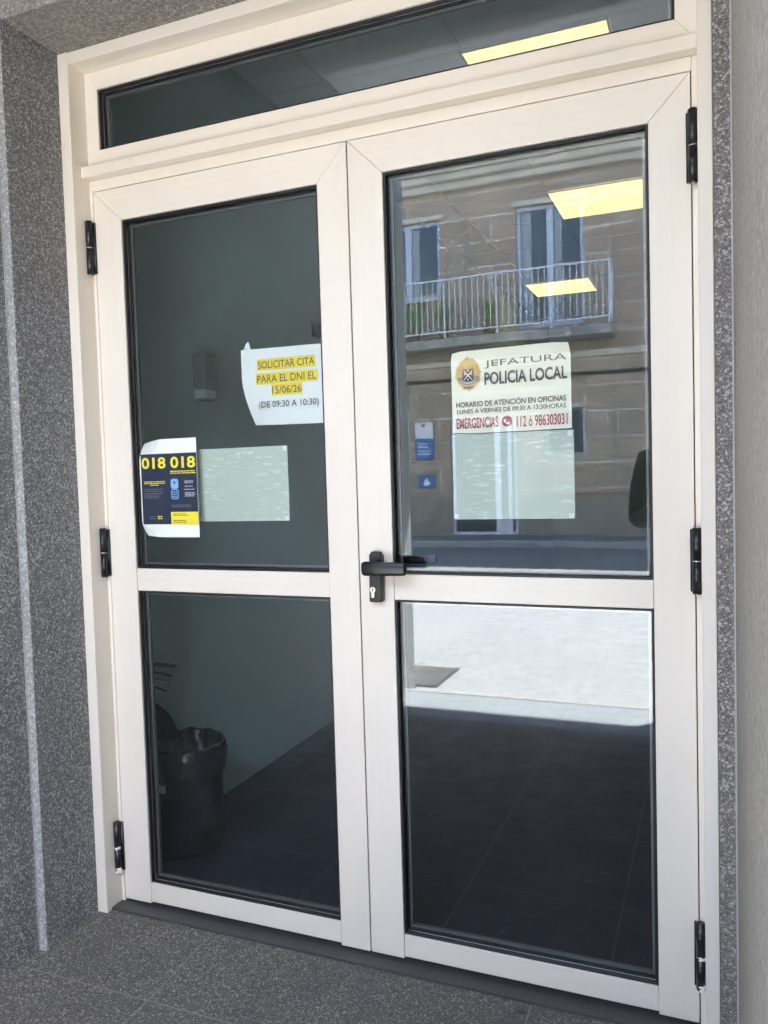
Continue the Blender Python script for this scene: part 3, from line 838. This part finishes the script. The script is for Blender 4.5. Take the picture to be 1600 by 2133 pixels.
# ================================================================== ACROSS THE STREET
FY = -13.46
sb = thing('stone_building', (-2.5, FY, -.1), 'brown stone building across the street mirrored in the right pane', 'building')
def holes_wall(x0, x1, z0, z1, holes, y0, y1):
    b = B(); xs = sorted({x0, x1, *[h[0] for h in holes], *[h[1] for h in holes]}); zs = sorted({z0, z1, *[h[2] for h in holes], *[h[3] for h in holes]})
    for xa, xb in zip(xs, xs[1:]):
        run = None
        for za, zb in list(zip(zs, zs[1:])) + [(None, None)]:
            solid = za is not None and not any(h[0] <= (xa + xb) / 2 <= h[1] and h[2] <= (za + zb) / 2 <= h[3] for h in holes)
            if solid: run = (run[0], zb) if run else (za, zb)
            elif run: b.box(xa, xb, y0, y1, *run); run = None
    return b
HW = [(-2.60, -1.33, 3.93, 6.22), (-5.50, -4.13, 4.70, 6.20), (-4.02, -2.67, -.05, 2.24), (-2.10, -1.36, 1.49, 2.38), (-5.9, -4.86, 1.43, 2.40),
      (-8.6, -7.3, 3.93, 6.2), (1.6, 2.9, 3.93, 6.22), (1.2, 2.4, -.05, 2.4), (4.3, 5.4, 1.2, 2.5), (-9.5, -8.2, -.05, 2.3)]
holes_wall(-14, 9, -.1, 6.72, HW, FY - .35, FY).build('wall', M['stone'], sb)
B().box(-14, 9, FY - 5, FY - .36, -.1, 6.70).build('inner_block', M['dglass'], sb)
# plinth in pieces between the openings
b = B()
for xa, xb in ((-14, -9.55), (-8.15, -4.08), (-2.61, 1.15), (2.45, 9)): b.box(xa, xb, FY + .0005, FY + .03, -.1, .70)
b.build('plinth', M['plinth'], sb)
b = B()
for xa, xb in ((-1.95, .2),): b.box(xa, xb, FY + .0006, FY + .012, .73, .78)
b.build('painted_band', M['rust'], sb)
B().box(-14, 9, FY + .0005, FY + .05, 3.30, 3.42).bevel(.01).build('string_course', M['cornice'], sb)
b = B(); b.box(-14.2, 9.2, FY - .35, FY + .16, 6.7205, 6.86); b.box(-14.2, 9.2, FY - .35, FY + .30, 6.8605, 6.99); b.box(-14.2, 9.2, FY - .35, FY + .40, 6.9905, 7.08)
b.bevel(.03, 3).build('cornice', M['cornice'], sb)
b = B()
for i in range(100):
    x = -14.1 + i * .233
    b.cyl((x, FY + .50, 7.13), (x, FY - 4.0, 8.6), .10, .10, 10)
    b.cyl((x + .1165, FY + .46, 7.12), (x + .1165, FY - 4.0, 8.57), .07, .07, 8)
rf = b.build('roof', M['rooft'], sb, True)
def window(x0, x1, z0, z1, kind='casement', shutter=False):
    w = B().ring_xz(x0 + .001, x1 - .001, z0 + .001, z1 - .001, .075, FY - .14, FY - .07)
    xm = (x0 + x1) / 2
    w.box(xm - .065, xm + .065, FY - .1395, FY - .0695, z0 + .0765, z1 - .0765)
    w.bevel(.006, 1)
    f = w.build('window', M['bluew'], sb)
    B().box(x0 + .07, x1 - .07, FY - .115, FY - .105, z0 + .07, z1 - .07).build('pane', M['dglass'], f)
    c = B()
    for s, (ca, cb) in enumerate(((x0 + .09, x0 + .27), (xm + .08, xm + .22))):
        n = 14; pv = None
        for i in range(n + 1):
            x = ca + (cb - ca) * i / n; yy = FY - .098 + .008 * math.sin(i * 2.2)
            q = (c.bm.verts.new((x, yy, z0 + .10)), c.bm.verts.new((x, yy, z1 - .10)))
            if pv: c.bm.faces.new((pv[0], q[0], q[1], pv[1]))
            pv = q
    if kind != 'plain': c.build('curtain', M['curtain'], f, True)
    B().box(x0 - .06, x1 + .06, FY - .02, FY + .05, z1 + .001, z1 + .10).bevel(.008).build('lintel', M['cornice'], f)
    if kind != 'door': B().box(x0 - .05, x1 + .05, FY - .06, FY + .07, z0 - .07, z0 - .001).bevel(.008).build('sill', M['cornice'], f)
window(*HW[0][:2], *HW[0][2:], 'door'); window(*HW[1]); window(*HW[5], 'door'); window(*HW[6], 'door')
# street door: white posts, dark glass
x0, x1, z0, z1 = HW[2]
d = B().ring_xz(x0 + .001, x1 - .001, z0 + .001, z1 - .001, .07, FY - .16, FY - .08)
d.box(x1 - .46, x1 - .34, FY - .1595, FY - .0795, z0 + .0715, z1 - .0715).box(x1 - .20, x1 - .12, FY - .1595, FY - .0795, z0 + .0715, z1 - .0715)
d.box(x1 - .339, x1 - .201, FY - .158, FY - .081, z0 + .0715, z0 + .30)
df = d.bevel(.006, 1).build('street_door', M['rail'], sb)
B().box(x0 + .06, x1 - .06, FY - .125, FY - .115, z0 + .06, z1 - .06).build('pane', M['dglass'], df)
for h in (HW[3], HW[4], HW[7], HW[8], HW[9]):
    f = B().ring_xz(h[0] + .001, h[1] - .001, h[2] + .001, h[3] - .001, .05, FY - .12, FY - .06).build('window', M['bluew'], sb)
    B().box(h[0] + .045, h[1] - .045, FY - .10, FY - .09, h[2] + .045, h[3] - .045).build('pane', M['dglass'], f)
    b = B(); x = h[0] + .10
    while x < h[1] - .06: b.cyl((x, FY - .03, h[2] + .002), (x, FY - .03, h[3] - .002), .010, n=8); x += .11
    b.build('window_bars', M['spacer'], f)
    B().box(h[0] - .05, h[1] + .05, FY - .02, FY + .04, h[3] + .001, h[3] + .08).build('lintel', M['cornice'], f)
# balcony
bx0, bx1, bz0, bz1, by = -9.6, -.82, 3.84, 4.90, FY + .62
bs = B().box(bx0 - .04, bx1 + .05, FY + .0005, by + .05, 3.60, 3.78).bevel(.02).build('balcony', M['slabc'], sb)
r = B()
r.box(bx0, bx1, by - .022, by + .022, bz1 - .03, bz1).box(bx0, bx1, by - .012, by + .012, bz0 + .05, bz0 + .075)
r.box(bx1 - .022, bx1 + .022, FY + .001, by - .0225, bz1 - .03, bz1).box(bx1 - .012, bx1 + .012, FY + .001, by - .0125, bz0 + .05, bz0 + .075)
x = bx1; i = 0
while x > bx0 - .01:
    rr = .017 if i % 9 == 0 else .0085
    r.cyl((x, by, 3.781 if i % 9 == 0 else bz0 + .075), (x, by, bz1 - .0305), rr, n=8); x -= .113; i += 1
for k in range(1, 5): r.cyl((bx1, FY + .02 + k * .12, bz0 + .075), (bx1, FY + .02 + k * .12, bz1 - .0305), .0085, n=8)
r.build('railing', M['rail'], bs)

def plant(x, z, h, label):
    p = thing('potted_plant', (x, by - .20, z), label, 'plant', 'potted plants on the reflected balcony')
    B().lathe([(0, .001), (.08, .001), (.11, .20), (.12, .20), (.12, .23), (.10, .23), (.09, .19), (0, .18)], (x, by - .20, z), 20).build('pot', M['clay'], p, True)
    b = B(); rd = random.Random(int(x * 100))
    for i in range(46):
        a = rd.uniform(0, 2 * PI); L = h * rd.uniform(.5, 1.0); out = rd.uniform(.06, .30)
        base = Vector((x + .03 * math.cos(a), by - .20 + .03 * math.sin(a), z + .19)); d = Vector((math.cos(a), math.sin(a), 0)); sd = Vector((-d.y, d.x, 0))
        pv = None
        for k in range(6):
            t = k / 5; w = .030 * math.sin(PI * min(1, .12 + t * .88)) + .002
            c0 = base + d * out * t ** 1.6 + Vector((0, 0, L * (t - .28 * t * t)))
            q = (b.bm.verts.new(c0 - sd * w), b.bm.verts.new(c0 + sd * w))
            if pv: b.bm.faces.new((pv[0], pv[1], q[1], q[0]))
            pv = q
    b.build('leaves', M['leaf'], p)
    return p
for x, h, lb in ((-4.55, .85, 'tall leafy plant on the reflected balcony under the left window'), (-3.95, .62, 'shorter leafy plant on the reflected balcony right of the tall one'),
                 (-3.05, .70, 'bushy plant on the reflected balcony left of the glazed door'), (-4.95, .95, 'tallest plant at the left edge of the reflected balcony')):
    plant(x, 3.781, h, lb)

# facade cable and enamel signs
b = B(); pts = []
for i in range(60):
    x = -13.5 + i * .38; pts.append((x, FY + .04, 3.02 + .03 * math.sin(x * .9) + .012 * math.sin(x * 3.1)))
b.tube(pts, .030, 8); cb = b.build('facade_cable', M['cable']); tag(cb, 'thick black cable strung along the stone front under the balcony', 'cable')
sg = thing('wall_sign', (-4.52, FY, 1.43), 'white and blue sign beside the reflected street door, the upper one', 'sign')
B().box(-4.73, -4.36, FY + .001, FY + .025, 1.92, 2.24).bevel(.003).build('white_panel', M['whitep'], sg)
B().box(-4.73, -4.36, FY + .001, FY + .025, 1.50, 1.9195).bevel(.003).build('blue_panel', M['blue'], sg)
flat([(-4.55 + .05 * math.cos(2 * PI * i / 16), 2.18 + .035 * math.sin(2 * PI * i / 16)) for i in range(16)], FY + .0255, M['red'], 'red_emblem', sg)
sg2 = thing('wall_sign', (-4.52, FY, 1.05), 'small blue sign beside the reflected street door, the lower one', 'sign')
B().box(-4.71, -4.36, FY + .001, FY + .025, .93, 1.19).bevel(.003).build('blue_panel', M['blue'], sg2)
for s_, pr in ((1, sg), (2, sg2)):
    pass
b = B()
for z in (1.80, 1.74, 1.66, 1.60): b.bm.faces.new([b.bm.verts.new((x, FY + .0256, zz)) for x, zz in rect(-4.69, -4.48 if z > 1.7 else -4.42, z, z + .022)])
b.build('white_bars', M['whitep'], sg)
b = B(); b.bm.faces.new([b.bm.verts.new((x, FY + .0256, z)) for x, z in ((-4.62, .98), (-4.45, .98), (-4.53, 1.14))]); b.build('white_mark', M['whitep'], sg2)

gr = thing('pavement_cover', (-1.3, -3.14, -.12), 'dark patterned rectangular cover set in the sunlit pavement', 'cover')
b = B().ring_xz(0, 1, 0, 1, .1, 0, 1); b.bm.free()
B().box(-2.2, -.80, -3.40, -2.88, -.1195, -.112).bevel(.003).build('cover_plate', M['grate'], gr)
b = B()
for i in range(13):
    pts = []
    for k in range(40):
        x = -2.18 + k * .0348; pts.append((x, -3.37 + i * .038 + .012 * math.sin(k * .9), -.111))
    b.tube(pts, .006, 5)
b.build('raised_pattern', M['kerb'], gr)

# ================================================================== PERSON TAKING THE PICTURE
ps = thing('person', (.70, -2.16, ZF), 'person in a dark jacket holding up a phone, dimly mirrored at the right pane edge', 'person')
ps.scale = (1, 1, .945)
def skin(name, joints, edges, mat, parent, root=0, sub=2):
    me = bpy.data.meshes.new(name)
    org = Vector((0, 0, 0)); q = parent
    while q is not None: org += q.location; q = q.parent
    me.from_pydata([Vector(j[0]) - org for j in joints], edges, [])
    o = bpy.data.objects.new(name, me); COL.objects.link(o); o.parent = parent
    md = o.modifiers.new('skin', 'SKIN'); md.use_smooth_shade = True
    for v, j in zip(me.skin_vertices[0].data, joints):
        rr = j[1]; v.radius = (rr, rr) if not isinstance(rr, tuple) else rr
    me.skin_vertices[0].data[root].use_root = True
    sd = o.modifiers.new('sub', 'SUBSURF'); sd.levels = sub; sd.render_levels = sub
    me.materials.append(mat)
    return o
PX, PY, PZ = .70, -2.16, ZF
def q(x, y, z): return (PX + x, PY + y, PZ + z)
# body: continuous skin surface (head, neck, torso, arms, legs)
J = [(q(0, 0, .95), .115), (q(0, .0, 1.12), .11), (q(0, -.01, 1.32), .125), (q(0, 0, 1.46), .065), (q(0, .02, 1.54), .052), (q(0, .03, 1.61), .085), (q(0, .025, 1.69), .088), (q(0, .02, 1.74), .05),
     (q(-.145, 0, 1.40), .05), (q(-.185, -.03, 1.08), .043), (q(-.07, .16, 1.18), .036), (q(.06, .200, 1.26), .024),
     (q(.10, .01, 1.40), .05), (q(.125, -.04, 1.12), .043), (q(.135, .12, 1.17), .034), (q(.13, .200, 1.27), .024),
     (q(-.06, 0, .86), .085), (q(-.06, .01, .48), .060), (q(-.06, -.02, .09), .042), (q(-.06, .09, .04), .04), (q(-.06, .15, .03), .03),
     (q(.07, 0, .86), .085), (q(.08, .01, .48), .060), (q(.08, -.02, .09), .042), (q(.08, .09, .04), .04), (q(.08, .15, .03), .03)]
E = [(0, 1), (1, 2), (2, 3), (3, 4), (4, 5), (5, 6), (6, 7), (2, 8), (8, 9), (9, 10), (10, 11), (2, 12), (12, 13), (13, 14), (14, 15), (0, 16), (16, 17), (17, 18), (18, 19), (19, 20), (0, 21), (21, 22), (22, 23), (23, 24), (24, 25)]
body = skin('body', J, E, M['skin'], ps)
JJ = [(q(-.01, 0, .86), .16), (q(0, .0, 1.12), .135), (q(0, -.01, 1.33), .145), (q(0, 0, 1.45), .08),
      (q(-.155, 0, 1.39), .070), (q(-.19, -.03, 1.07), .068), (q(-.07, .155, 1.175), .050), (q(.02, .182, 1.23), .040),
      (q(.105, .01, 1.39), .068), (q(.125, -.04, 1.11), .055), (q(.135, .12, 1.165), .044), (q(.132, .170, 1.23), .036)]
skin('jacket', JJ, [(0, 1), (1, 2), (2, 3), (2, 4), (4, 5), (5, 6), (6, 7), (2, 8), (8, 9), (9, 10), (10, 11)], M['jacket'], ps)
TT = [(q(0, 0, .93), .13), (q(-.06, 0, .84), .095), (q(-.06, .01, .48), .074), (q(-.06, -.02, .10), .066), (q(.07, 0, .84), .095), (q(.08, .01, .48), .074), (q(.08, -.02, .10), .066)]
skin('trousers', TT, [(0, 1), (1, 2), (2, 3), (0, 4), (4, 5), (5, 6)], M['trouser'], ps)
for sx in (-.06, .08):
    skin('shoe', [(q(sx, -.05, .045), .048), (q(sx, .06, .045), .048), (q(sx, .17, .035), .04)], [(0, 1), (1, 2)], M['shoe'], ps)
skin('hair', [(q(0, -.02, 1.60), .085), (q(0, -.005, 1.70), .100), (q(0, .02, 1.755), .078)], [(0, 1), (1, 2)], M['hair'], ps)
for i, fx in enumerate((-.03, -.01, .01, .028)):
    for (hx_, s_) in ((.06, 1), (.13, -1)):
        L = (.058, .066, .062, .050)[i]
        skin('finger', [(q(hx_, .200, 1.265 + fx), .009), (q(hx_ + s_ * L * .5, .222, 1.275 + fx), .0085), (q(hx_ + s_ * L * .9, .216, 1.28 + fx), .007)], [(0, 1), (1, 2)], M['skin'], ps, sub=1)
b = B(); bmesh.ops.create_uvsphere(b.bm, u_segments=12, v_segments=8, radius=.012)
for v in b.bm.verts: v.co += Vector(q(-.032, .110, 1.655))
b2 = bmesh.ops.create_uvsphere(b.bm, u_segments=12, v_segments=8, radius=.012)
for v in b2['verts']: v.co += Vector(q(.032, .110, 1.655))
b.build('eyes', M['whitep'], ps, True)
skin('nose', [(q(0, .108, 1.655), .010), (q(0, .128, 1.622), .015)], [(0, 1)], M['skin'], ps, sub=1)
B().box(*[c for c in (PX - .022, PX + .022, PY + .108, PY + .114)], PZ + 1.585, PZ + 1.593).bevel(.003).build('mouth', M['red'], ps)

# ================================================================== SKY, SUN, CAMERA
to_sun = Vector((.72, -1.0, 1.92)).normalized()
elev = math.asin(to_sun.z); az = math.atan2(to_sun.x, to_sun.y)
w = bpy.data.worlds.new('World'); S.world = w; w.use_nodes = True
nt = w.node_tree; bg = nt.nodes['Background']
sk_ = nt.nodes.new('ShaderNodeTexSky'); sk_.sky_type = 'NISHITA'; sk_.sun_disc = False
sk_.sun_elevation = elev; sk_.sun_rotation = az % (2 * PI)
nt.links.new(sk_.outputs[0], bg.inputs['Color']); bg.inputs['Strength'].default_value = .15
ld = bpy.data.lights.new('sun', 'SUN'); ld.energy = 5.0; ld.angle = math.radians(.5); ld.color = (1, .95, .86)
lo = bpy.data.objects.new('sun', ld); COL.objects.link(lo); lo.rotation_euler = to_sun.to_track_quat('Z', 'Y').to_euler(); lo.location = (5, -8, 12)

cd = bpy.data.cameras.new('camera'); cam = bpy.data.objects.new('camera', cd); COL.objects.link(cam); S.camera = cam
F_PX = 1671.1546; yaw, pitch, roll = .3906, -.0495, -.0294
cd.sensor_fit = 'HORIZONTAL'; cd.sensor_width = 36; cd.lens = 36 * F_PX / 1600
cd.clip_start = .01; cd.clip_end = 500
fwd = Vector((-math.sin(yaw) * math.cos(pitch), math.cos(yaw) * math.cos(pitch), math.sin(pitch)))
rt = fwd.cross(Vector((0, 0, 1))).normalized(); up = rt.cross(fwd)
R_ = rt * math.cos(roll) + up * math.sin(roll); U_ = -rt * math.sin(roll) + up * math.cos(roll)
mw = Matrix.Identity(4)
for i in range(3): mw[i][0] = R_[i]; mw[i][1] = U_[i]; mw[i][2] = -fwd[i]
mw.translation = Vector((.84822, -1.88113, 1.26657)); cam.matrix_world = mw

S.view_settings.view_transform = 'Standard'; S.view_settings.look = 'None'
S.view_settings.exposure = 4.28; S.view_settings.gamma = 1
S.render.engine = 'CYCLES'
cy_ = S.cycles
cy_.max_bounces = 12; cy_.diffuse_bounces = 6; cy_.glossy_bounces = 5; cy_.transparent_max_bounces = 24; cy_.transmission_bounces = 8
cy_.caustics_reflective = False; cy_.caustics_refractive = False
cy_.sample_clamp_indirect = 8; cy_.use_denoising = True
